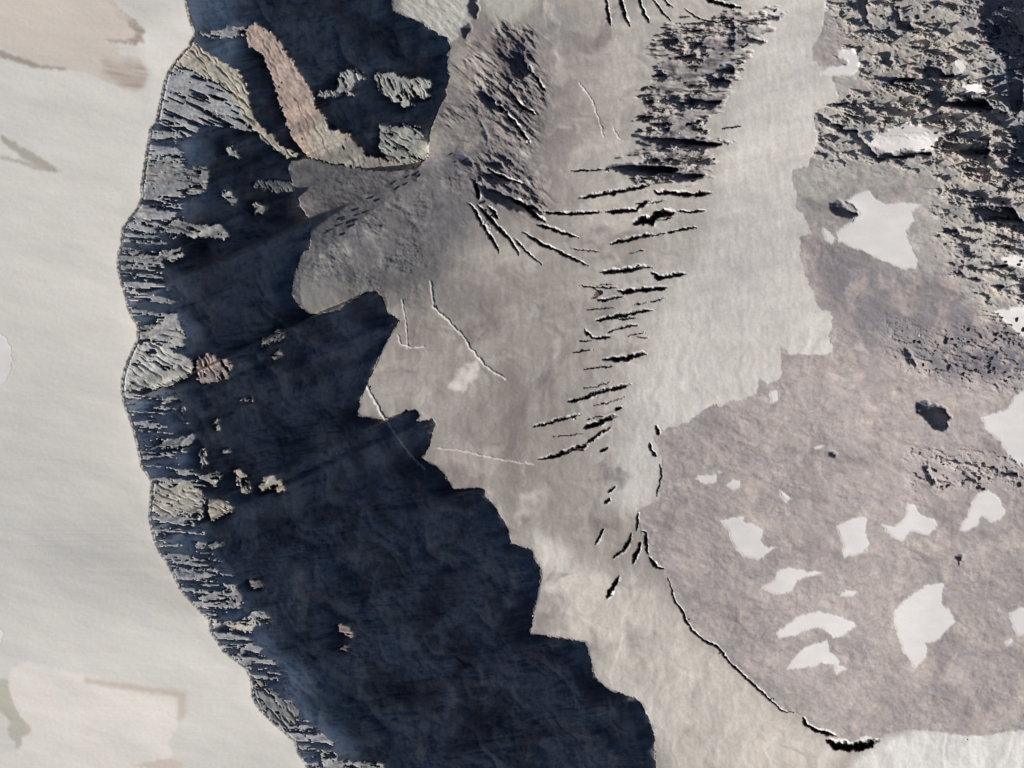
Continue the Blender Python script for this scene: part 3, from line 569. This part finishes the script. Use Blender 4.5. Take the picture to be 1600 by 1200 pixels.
for i, (pts, w, lab) in enumerate(RIDGES):
    sl_, d, sg, t = along(pts, 10)
    ww = w*(1 + .4*noise(X[sl_]/7, Y[sl_]/7, 640+i)); inn = d < ww*1.0
    rid_id[sl_] = np.where(inn, i+1, rid_id[sl_])
    G[sl_] += np.where(inn, 1.0*ww*(1 - d/(ww*1.25)), 0).astype(np.float32)
put(rid_id > 0, (194,189,182), .75)

PAT = [
 ([(1310,78),(1330,75),(1344,88),(1344,108),(1330,118),(1300,118),(1280,116),(1296,104),(1325,100),(1326,94),(1312,90)], 'curled snow tongue hooking off the edge of the clean ice, near the top'),
 ([(1350,210),(1376,208),(1400,197),(1412,193),(1440,195),(1470,202),(1495,200),(1492,206),(1468,216),(1456,235),(1432,237),(1415,233),(1390,240),(1370,232),(1356,222)], 'wide snow patch with pointed ends lying above a thin black ledge'),
 ([(1318,314),(1340,303),(1358,297),(1366,310),(1385,318),(1420,316),(1442,319),(1426,330),(1430,345),(1416,360),(1424,385),(1435,405),(1433,418),(1410,420),(1375,405),(1340,388),(1311,378),(1308,362),(1330,345),(1344,334),(1330,322)], 'largest snow patch, four cornered, above the smooth grey slope'),
 ([(1284,354),(1297,362),(1307,372),(1300,382),(1290,374)], 'small slanting snow strip at the western corner of the largest patch'),
 ([(1552,486),(1575,482),(1640,470),(1640,545),(1590,520),(1580,508),(1566,500)], 'snow patch at the right edge under the dark crags'),
 ([(1535,652),(1552,646),(1575,638),(1584,620),(1600,610),(1640,608),(1640,745),(1598,730),(1580,718),(1565,692),(1542,672)], 'big snow patch cut off by the right edge, halfway down'),
 ([(1125,812),(1150,808),(1162,805),(1163,815),(1185,820),(1195,828),(1190,842),(1193,852),(1212,856),(1205,862),(1185,875),(1160,868),(1145,850),(1135,825)], 'snow patch with a notched east side, westernmost of the big ones on the pinkish slope'),
 ([(1307,820),(1320,818),(1335,808),(1356,808),(1353,830),(1359,850),(1350,863),(1320,872),(1315,845)], 'squarish upright snow patch in the middle of the pinkish slope'),
 ([(1376,819),(1395,822),(1412,812),(1418,788),(1428,786),(1438,803),(1460,810),(1467,822),(1450,835),(1422,830),(1412,845),(1393,838)], 'thin ragged snow patch with a spike pointing up'),
 ([(1520,782),(1527,770),(1543,765),(1556,772),(1572,797),(1564,813),(1550,817),(1535,805),(1528,820),(1507,832),(1498,827),(1510,810)], 'club shaped snow patch with a bent tail to the lower left'),
 ([(1190,920),(1210,906),(1220,888),(1240,887),(1262,893),(1290,893),(1268,900),(1248,908),(1236,925),(1212,929)], 'slanting snow patch with a long thin eastern tail'),
 ([(1213,991),(1232,975),(1250,961),(1280,955),(1310,960),(1335,972),(1337,979),(1318,993),(1304,997),(1292,986),(1280,980),(1257,985),(1243,993),(1218,997)], 'arched snow patch like a raised eyebrow'),
 ([(1228,1046),(1245,1025),(1255,1012),(1280,1003),(1295,1000),(1297,1018),(1308,1025),(1312,1038),(1325,1045),(1308,1053),(1303,1038),(1285,1035),(1260,1043)], 'wedge shaped snow patch just below the arched one'),
 ([(1398,955),(1415,936),(1448,914),(1475,910),(1472,943),(1486,953),(1492,972),(1478,985),(1462,1004),(1448,1003),(1448,1025),(1430,1045),(1422,1030),(1411,1020),(1405,995),(1399,985)], 'tall snow patch shaped like a leaf with its point down'),
 ([(1311,934),(1324,921),(1342,924),(1328,932)], 'tiny snow sliver north of the arched patch'),
 ([(1578,958),(1590,951),(1640,945),(1640,985),(1592,993),(1582,980)], 'snow patch at the right edge beside the leaf shaped one'),
 ([(1086,747),(1100,742),(1120,742),(1122,753),(1105,756)], 'small flat snow patch, left of a pair near the ice edge'),
 ([(1134,759),(1146,750),(1158,750),(1158,762),(1145,766)], 'small blunt snow patch, right of a pair near the ice edge'),
 ([(1219,764),(1228,770),(1236,778),(1228,785),(1221,776)], 'small heart shaped snow patch alone on the slope'),
 ([(1203,612),(1214,607),(1217,625),(1205,629)], 'tiny snow patch right at the lower edge of the clean ice'),
 ([(1490,95),(1504,92),(1512,108),(1500,116)], 'small rounded snow patch between the crags, upper one'),
 ([(1500,131),(1525,128),(1546,142),(1530,150),(1510,146)], 'small snow patch between the crags, lower one'),
 ([(1562,403),(1580,400),(1640,400),(1640,418),(1600,420),(1572,412)], 'thin snow strip at the right edge between rows of black rocks'),
 ([(1571,1003),(1580,997),(1584,1002),(1574,1010)], 'tiny snow fleck below the patch at the right edge'),
 ([(1272,696),(1290,696),(1284,702),(1273,701)], 'tiny snow fleck above a small dark rock'),
 ([(-40,518),(0,520),(12,530),(19,550),(18,575),(10,595),(0,602),(-40,604)], 'bright rounded snow patch cut off by the left edge'),
 ([(-40,980),(0,982),(5,990),(3,1002),(-40,1006)], 'small bright snow patch at the left edge near the bottom'),
 ([(1120,738),(1130,734),(1128,738)], 'tiny snow fleck between the pair of small patches'),
 ([(1216,1200),(1215,1190),(1252,1190)], None),
]
PAT = [p for p in PAT if p[1]]
pat_id = np.zeros((NY, NX), np.int16)
for i, (pts, lab) in enumerate(PAT):
    m = poly_mask(pts, 1.0); pat_id[m] = i+1
pm = pat_id > 0
G = G + np.minimum(blur(pm, 3), .5)*2*.5*pm
Gs = blur(blur(G, 11), 7)
pw = np.clip(blur(pm, 2)*2 - 1, 0, 1)*.95; G = Gs*pw + G*(1 - pw)
put(blur(pm, 2, 1), (204,200,196)); tint *= (1 + pm[..., None]*.06*fbm(30, 14, 661, 4)[..., None])

# general mottling of the albedo
v = fbm(9, 26, 671, 3)*.045 + fbm(90, 70, 675, 3)*.05 + fbm(4.5, 4.5, 678, 2)*.03
lowg = (~west & ~M & ~ROCK)
v = v + lowg*(.22*fbm(12, 190, 681, 4, wx*.8 + Y*.14, Y, .6))*sm(Y, 380, 560) + lowg*.13*fbm(130, 15, 685, 4, *rot(-16), gain=.6)*(1-sm(Y, 420, 600))
v = v + ROCK*(.12*fbm(13, 95, 853, 4, *rot(-28), gain=.6) + .09*fbm(6, 5, 688, 3) + .08*fbm(34, 9, 691, 3, *rot(18)))
v = v + (~west & ~ROCK)*(.11*fbm(48, 34, 693, 4, X + 14*noise(X/40, Y/40, 695), Y + 14*noise(X/40, Y/40, 696)) + .04*fbm(3.2, 3.2, 697, 2)) + ROCK*(.12*fbm(60, 36, 694, 5, X + 18*noise(X/50, Y/50, 695), Y + 14*noise(X/40, Y/40, 696), .6) + .05*fbm(3.4, 3, 698, 2))
v = v + west*(-.035*fbm(9, 26, 671, 3))
tint *= (1 + v*(~pm))[..., None]
hue = fbm(30, 22, 701, 3)*.016
tint[..., 0] *= 1 + hue; tint[..., 2] *= 1 - hue
for ch in range(3): tint[..., ch] = .45*tint[..., ch] + .55*blur(tint[..., ch], 1, 1)
tint = np.clip(tint, .01, .93).astype(np.float32)
G = G.astype(np.float32)

# ------------------------------------------------------------------ materials
def ground_mat(name, scale, amt, bump, rough=.9):
    m = bpy.data.materials.new(name); m.use_nodes = True; t = m.node_tree; N = t.nodes; L = t.links
    b = N['Principled BSDF']; b.inputs['Roughness'].default_value = rough; b.inputs['Specular IOR Level'].default_value = .15
    at = N.new('ShaderNodeAttribute'); at.attribute_name = 'ground_colour'
    tc = N.new('ShaderNodeNewGeometry')
    n = N.new('ShaderNodeTexNoise'); n.inputs['Scale'].default_value = scale; n.inputs['Detail'].default_value = 5; n.inputs['Roughness'].default_value = .65
    r = N.new('ShaderNodeMapRange'); r.inputs[1].default_value = .3; r.inputs[2].default_value = .7; r.inputs[3].default_value = 1-amt; r.inputs[4].default_value = 1+amt
    mx = N.new('ShaderNodeVectorMath'); mx.operation = 'SCALE'
    bp = N.new('ShaderNodeBump'); bp.inputs['Strength'].default_value = bump; bp.inputs['Distance'].default_value = 1.0
    L.new(tc.outputs['Position'], n.inputs['Vector']); L.new(n.outputs['Fac'], r.inputs[0])
    L.new(at.outputs['Color'], mx.inputs[0]); L.new(r.outputs[0], mx.inputs['Scale']); L.new(mx.outputs[0], b.inputs['Base Color'])
    L.new(n.outputs['Fac'], bp.inputs['Height']); L.new(bp.outputs[0], b.inputs['Normal'])
    return m
M_SNOW = ground_mat('snow', .35, .03, .02, .8)
M_ICE = ground_mat('dirty_ice', .25, .08, .06)
M_ROCK = ground_mat('bedrock', .30, .12, .14)

# ------------------------------------------------------------------ cut the survey into objects
def cell(a_): return a_[:-1, :-1]
ids = np.full((NY-1, NX-1), 2, np.int32)          # 2 glacier
ids[cell(ROCK)] = 3; ids[cell(M)] = 4; ids[cell(west)] = 1; wr = np.zeros_like(west); wr[:, :-2] = west[:, 2:]; ids[cell(west & ~wr)] = 4
B = 10
vis_isl = cell(isl_id)
ids = np.where((vis_isl > 0) & (ids == 4), 100 + vis_isl, ids)
ids = np.where((cell(rid_id) > 0), 200 + cell(rid_id), ids)
ids = np.where((cell(cre_id) > 0), 300 + cell(cre_id), ids)
ids = np.where((ids > 300) & (ids < 500) & (cell(wal_id) == ids - 300), 400 + cell(wal_id), ids)
ids = np.where((cell(lip_id) > 0) & (ids < 300), 500 + cell(lip_id), ids)
ids = np.where((cell(pat_id) > 0), 700 + cell(pat_id), ids)
base_ = np.full_like(ids, 2); base_[cell(ROCK)] = 3; base_[cell(M)] = 4; base_[cell(west)] = 1; base_[cell(west & ~wr)] = 4
EXTRA = {}
for u in [int(q) for q in np.unique(ids) if q >= 100]:
    left = set(map(tuple, np.argwhere(ids == u))); comps = []
    while left:
        st = [left.pop()]; comp = []
        while st:
            r_, c_ = st.pop(); comp.append((r_, c_))
            for q in ((r_+1, c_), (r_-1, c_), (r_, c_+1), (r_, c_-1)):
                if q in left: left.remove(q); st.append(q)
        comps.append(comp)
    comps.sort(key=len, reverse=True)
    for n_, cmp_ in enumerate(comps[1:] if len(comps[0]) >= 4 else comps):
        a_ = np.array(cmp_)
        if 400 <= u < 700 and len(cmp_) >= 8:
            nid = 1000 + len(EXTRA); EXTRA[nid] = u; ids[a_[:, 0], a_[:, 1]] = nid
        else: ids[a_[:, 0], a_[:, 1]] = base_[a_[:, 0], a_[:, 1]]
flat = ids.ravel(); order = np.argsort(flat, kind='stable'); sf = flat[order]
uniq, starts = np.unique(sf, return_index=True); ends = list(starts[1:]) + [len(sf)]
CELLS = {int(u): order[s:e_] for u, s, e_ in zip(uniq, starts, ends)}
Vx, Vy, Vz, Vt = (X - 800).ravel(), (600 - Y).ravel(), G.ravel(), tint.reshape(-1, 3)
def patch(name, idx, mat, parent=None, origin=None):
    c = CELLS.get(idx)
    if c is None or len(c) < 1: return None
    r, q = c//(NX-1), c % (NX-1); a0 = r*NX + q
    quads = np.stack([a0, a0+NX, a0+NX+1, a0+1], 1).ravel()
    vid, inv = np.unique(quads, return_inverse=True)
    co = np.stack([Vx[vid], Vy[vid], Vz[vid]], 1).astype(np.float32)
    if origin is None:
        origin = (0, 0, 0) if idx < 100 else tuple(float(v_) for v_ in (co[:, 0].mean(), co[:, 1].mean(), co[:, 2].min()))
    co = co - np.array(origin, np.float32)
    me = bpy.data.meshes.new(name)
    me.vertices.add(len(vid)); me.vertices.foreach_set('co', co.ravel())
    me.loops.add(len(quads)); me.loops.foreach_set('vertex_index', inv.astype(np.int32).ravel())
    me.polygons.add(len(c)); me.polygons.foreach_set('loop_start', np.arange(0, len(quads), 4, dtype=np.int32))
    me.update(calc_edges=True)
    at = me.attributes.new('ground_colour', 'FLOAT_COLOR', 'POINT')
    at.data.foreach_set('color', np.concatenate([Vt[vid], np.ones((len(vid), 1), np.float32)], 1).ravel())
    me.materials.append(mat)
    o = bpy.data.objects.new(name, me); C.collection.objects.link(o)
    if parent: o.parent = parent
    else: o.location = origin
    o['_o'] = origin
    return o
def tag(o, label=None, cat=None, group=None, kind=None):
    if label: o['label'] = label
    if cat: o['category'] = cat
    if group: o['group'] = group
    if kind: o['kind'] = kind

tag(patch('snowfield', 1, M_SNOW), 'smooth pale snowfield west of the cliff edge', None, None, 'structure')
tag(patch('glacier', 2, M_ICE), 'grey brown glacier with a clean pale tongue', None, None, 'structure')
tag(patch('rocky_slope', 3, M_ROCK), 'pinkish grey bedrock and moraine slope', None, None, 'structure')
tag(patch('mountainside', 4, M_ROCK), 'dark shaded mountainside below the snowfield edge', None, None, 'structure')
ISL_LAB = ['long reddish tan rock spur curving down to a pale scree apron', 'pale buff rock spur curving down from the notch in the snowfield edge', 'speckled greenish grey ledge at the east end of the reddish spur, lower of two',
 'speckled greenish grey ledge under the top shadow, upper of two', 'broken grey ledge left of the upper speckled one', 'thin pale ledge joining the snowfield edge to the reddish spur', 'grey streaked rock buttress touching the snowfield edge, above the two pale ribs',
 'long pale rib stretching farthest east from the snowfield edge', 'short pale rib just below the longest rib', 'fluted pale rock face, upper half of the big fan at the bulge of the edge', 'bright ribbed rock fan spreading from the snowfield edge',
 'pinkish rock knob at the tip of the bright ribbed fan', 'bright rounded buttress below the dark recess in the edge', 'small grey ledge above the bright rounded buttress', 'buff triangular ledge right of the bright rounded buttress',
 'upright sunlit buff slab in the row east of the rounded buttress', 'buff ledge at the far east end of the row of slabs', 'narrow white ledge low on the cliff, brightest in the lower shadow', 'grey knob at the east tip of the narrow white ledge',
 'forked grey ledge above the narrow white ledge', 'brownish flat rock northeast of the forked ledge', 'brown pointed rock alone far out in the shadow', 'tiny brown rock below the lone pointed one', 'small speckled rock in the shadow left of the reddish spur foot',
 'thin pale streak of rock under the buff spur', 'small pale rock between the grey buttress and the buff wedge', 'small buff wedge shaped rock at the upper right of the shadow', 'dim grey rock shelf reaching the grey ice', 'dim grey rock in mid shadow, upper of two',
 'dim grey rock in mid shadow, lower of two', 'slim pale streak of rock below the ribbed fan', 'tiny upright pale rock east of the slim streak', 'white slanting rib above the dark recess in the edge', 'tiny pale dash of rock alone in deep shadow',
 'small upright buff block in shadow below the ribbed fan', 'upright pale sliver above the rounded buttress', 'tiny flat block above the row of slabs', 'bluish grey rib under the second recess in the edge', 'thin pale rib below the second recess',
 'small brown ledge touching the lower edge of the snowfield', 'grey fluted face on the lower edge of the snowfield', 'speckled ledge at the bottom of the picture', 'forked pale streak on the lower cliff']
for i, (p_, s_, c_, w_) in enumerate(ISL):
    o = patch({'spur': 'rock_spur', 'ledge': 'rock_ledge', 'outcrop': 'rock_outcrop'}[w_], 101+i, M_ROCK)
    if o: tag(o, ISL_LAB[i] if i < len(ISL_LAB) else 'rock in the shadow', {'spur': 'rock spur', 'ledge': 'rock ledge', 'outcrop': 'rock outcrop'}[w_], {'spur': 'rock spurs', 'ledge': 'sunlit ledges on the cliff', 'outcrop': 'sunlit outcrops in the shadow'}[w_])
for i, (p_, w_, lab) in enumerate(RIDGES):
    o = patch('ice_ridge', 201+i, M_ICE)
    if o: tag(o, lab, 'ice ridge', 'thin ridges of pale ice on the glacier')
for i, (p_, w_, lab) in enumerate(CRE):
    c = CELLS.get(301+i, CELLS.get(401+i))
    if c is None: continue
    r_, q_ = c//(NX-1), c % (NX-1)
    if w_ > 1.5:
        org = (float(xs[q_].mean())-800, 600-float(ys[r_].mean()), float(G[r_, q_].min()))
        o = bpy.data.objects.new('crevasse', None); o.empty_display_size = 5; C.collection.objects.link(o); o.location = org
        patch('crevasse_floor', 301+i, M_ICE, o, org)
        for base, nm, mt in ((400, 'ice_wall', M_ICE), (500, 'lit_snow_lip', M_SNOW)):
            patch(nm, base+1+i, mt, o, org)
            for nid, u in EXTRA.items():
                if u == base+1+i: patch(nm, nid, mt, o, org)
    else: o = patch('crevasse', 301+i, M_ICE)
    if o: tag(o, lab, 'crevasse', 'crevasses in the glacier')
for i, (p_, lab) in enumerate(PAT):
    o = patch('snow_patch', 701+i, M_SNOW)
    if o: tag(o, lab, 'snow patch', 'snow patches left on the rock')
# cells whose owner was swallowed by a neighbour still need ground: lips without a crevasse
for o in list(C.collection.objects):
    if '_o' in o: del o['_o']

# ------------------------------------------------------------------ boulders and ice blocks
def zat(x, y):
    return float(G[int(np.clip(np.searchsorted(ys, y), 0, NY-1)), int(np.clip(np.searchsorted(xs, x), 0, NX-1))])
import bmesh
def stone(name, mat, seed):
    bm = bmesh.new(); bmesh.ops.create_icosphere(bm, subdivisions=2, radius=1.0); rnd = random.Random(seed)
    pl_ = [(Vector((rnd.gauss(0, 1), rnd.gauss(0, 1), rnd.gauss(0, .8))).normalized(), rnd.uniform(.55, .85)) for _ in range(9)]
    for v_ in bm.verts:
        for n_, d_ in pl_:
            t_ = v_.co.dot(n_)
            if t_ > d_: v_.co -= n_*(t_ - d_)
        v_.co *= 1 + rnd.uniform(-.05, .05); v_.co.z *= .8
    me = bpy.data.meshes.new(name); bm.to_mesh(me); bm.free(); me.materials.append(mat); return me
def stone_mat(name, col, rough):
    m = bpy.data.materials.new(name); m.use_nodes = True; t = m.node_tree; b = t.nodes['Principled BSDF']; b.inputs['Roughness'].default_value = rough
    n = t.nodes.new('ShaderNodeTexNoise'); n.inputs['Scale'].default_value = 2.5; n.inputs['Detail'].default_value = 4
    r = t.nodes.new('ShaderNodeValToRGB'); r.color_ramp.elements[0].color = (*[c*.6 for c in col], 1); r.color_ramp.elements[1].color = (*[min(.95, c*1.3) for c in col], 1)
    r.color_ramp.elements[0].position = .3; r.color_ramp.elements[1].position = .7
    t.links.new(n.outputs['Fac'], r.inputs[0]); t.links.new(r.outputs[0], b.inputs['Base Color']); return m
MB_, MI_, MR_ = stone_mat('pit_black_stone', (.012, .012, .016), .9), stone_mat('clean_ice', (.85, .87, .88), .5), stone_mat('rusty_rock', (.16, .085, .07), .9)
dark = [stone('boulder', MB_, s_) for s_ in (1, 2, 3)]; white = [stone('ice_block', MI_, s_) for s_ in (4, 5, 6)]  # black stones are added stand-ins for small dark holes
rnd = random.Random(12)
def place(meshes, name, x, y, s, label, cat, group, sx=1, sy=1):
    if cat == 'ice block': s *= 1.25
    o = bpy.data.objects.new(name, rnd.choice(meshes)); C.collection.objects.link(o)
    o.location = (x-800, 600-y, zat(x, y) + s*.25); o.rotation_euler = (0, 0, rnd.uniform(-.25, .25)); o.scale = (s*sx, s*sy, s*.8)
    tag(o, label, cat, group); return o
rb = stone('boulder', MR_, 9)
o = place([rb], 'boulder', 933, 460, 6.2, 'rounded rusty red boulder among the crevasses', 'boulder', None)
def scatter(n_, region, meshes, name, s0, s1, label, group, cat):
    mm = poly_mask(region, 0); ii = np.argwhere(mm)
    sel = np.random.RandomState(len(label)*7 + n_).permutation(len(ii))[:n_]
    for q in sel:
        y, x = ys[ii[q][0]], xs[ii[q][1]]
        st = rnd.random() < .3
        place(meshes, name, x, y, 1.5*rnd.uniform(s0, s1), label, cat, group, 1, rnd.uniform(1.3, 2.2) if st else 1)
for n_, reg, lab in (
  (48, SER, 'small black boulder in the ice fall'),
  (40, [(1340,0),(1640,0),(1600,130),(1480,60),(1370,60)], 'small black boulder among the crags at the top right'),
  (56, [(1280,150),(1400,110),(1600,110),(1598,260),(1480,250),(1380,190)], 'small black boulder on the crags below the top right corner'),
  (30, [(1500,290),(1600,300),(1600,460),(1520,440),(1460,360)], 'small black boulder at the right edge between snow strips'),
  (40, [(1420,510),(1600,490),(1600,600),(1440,590)], 'small black boulder scattered over the grey slope'),
  (14, [(1440,720),(1600,730),(1590,770),(1450,760)], 'small black boulder above the club shaped snow patch'),
  (10, [(600,290),(655,262),(660,275),(615,300)], 'small black boulder in the slanting row at the foot of the scree'),
  (16, [(480,365),(520,345),(580,300),(590,310),(530,370),(500,375)], 'small black boulder on the grey ice beside the shadow'),
  (16, [(700,240),(740,255),(770,330),(800,370),(750,340),(730,290)], 'small black boulder at the top of the claw mark crevasses')):
    scatter(n_, reg, dark, 'boulder', 1.0, 2.1, lab, 'black stand-ins for dark holes over the rough ground', 'boulder')
def string(pts, n_, meshes, name, s0, s1, label, group, cat, j=1.5):
    p = np.array(pts, float); L = np.concatenate([[0], np.cumsum(np.hypot(*np.diff(p, axis=0).T))])
    for k_ in range(n_):
        t_ = rnd.uniform(0, L[-1]); place(meshes, name, np.interp(t_, L, p[:, 0]) + rnd.gauss(0, j), np.interp(t_, L, p[:, 1]) + rnd.gauss(0, j), rnd.uniform(s0, s1), label, cat, group)
string([(1045,905),(1065,953),(1100,1000),(1137,1032),(1180,1072),(1225,1112)], 14, dark, 'boulder', 1.2, 2.1, 'black stand-in hole in the long winding crack', 'black stand-ins for dark holes over the rough ground', 'boulder', .6)
string([(425,50),(460,100),(490,150),(512,195)], 14, white, 'ice_block', .9, 1.4, 'small white ice block on the crest of the reddish spur', 'white ice blocks', 'ice block')
string([(772,158),(790,176),(806,196),(826,222)], 16, white, 'ice_block', 1.1, 2.0, 'small white ice block in the bright edged diagonal crevasse', 'white ice blocks', 'ice block', 1.0)
string([(1345,10),(1365,50),(1415,55),(1565,60),(1550,200)], 12, white, 'ice_block', .9, 1.4, 'small white ice block among the crags at the top right', 'white ice blocks', 'ice block')
string([(845,900),(833,960),(828,990)], 5, white, 'ice_block', .8, 1.2, 'small white ice block at the shadow edge above its lower corner', 'white ice blocks', 'ice block', .8)
string([(923,1035),(928,1055)], 4, white, 'ice_block', .9, 1.3, 'small white ice block at the lower corner of the shadow edge', 'white ice blocks', 'ice block', .6)
string([(750,345),(790,375)], 5, white, 'ice_block', 1.0, 1.7, 'small white ice block between the claw mark crevasses', 'white ice blocks', 'ice block')
string([(1050,150),(1050,250),(1010,290)], 12, white, 'ice_block', .9, 1.7, 'small white ice block in the ice fall', 'white ice blocks', 'ice block', 14)
for x, y, s_, lab in ((480,360,2.2,'lone white ice block in the shadow edge beside the grey ice'), (282,466,2.0,'white ice block on the cliff above the fluted face'), (1099,191,2.0,'white ice block at the tip of a short crack'),
   (1196,63,2.2,'white ice block at the east end of the hooked dark crack'), (956,929,2.4,'white ice block in the short steep crevasse'), (1548,221,2.0,'white ice block beside the dark crag at the right'), (1437,524,1.8,'white ice block on the grey slope'),
   (897,655,1.6,'white ice block at the end of the thin crevasse'), (1207,1093,1.6,'white ice block in the winding crack'), (1313,1157,1.8,'white ice block in the shaded crescent hollow'), (1510,1156,1.5,'white ice block at the lower rim of the rocky slope'),
   (949,268,1.4,'white ice block where the thin crack meets the broad gash'), (301,725,1.4,'white ice block above the rounded buttress'), (371,757,1.6,'white ice block beside the upright slab'), (240,461,1.3,'white ice block on the upper cliff'),
   (320,581,1.6,'white ice block on the pinkish knob'), (553,960,1.4,'white ice block above the lone pointed rock'), (575,606,1.6,'white ice block at the top of the bright ridge')):
    place(white, 'ice_block', x, y, s_, lab, 'ice block', 'white ice blocks')
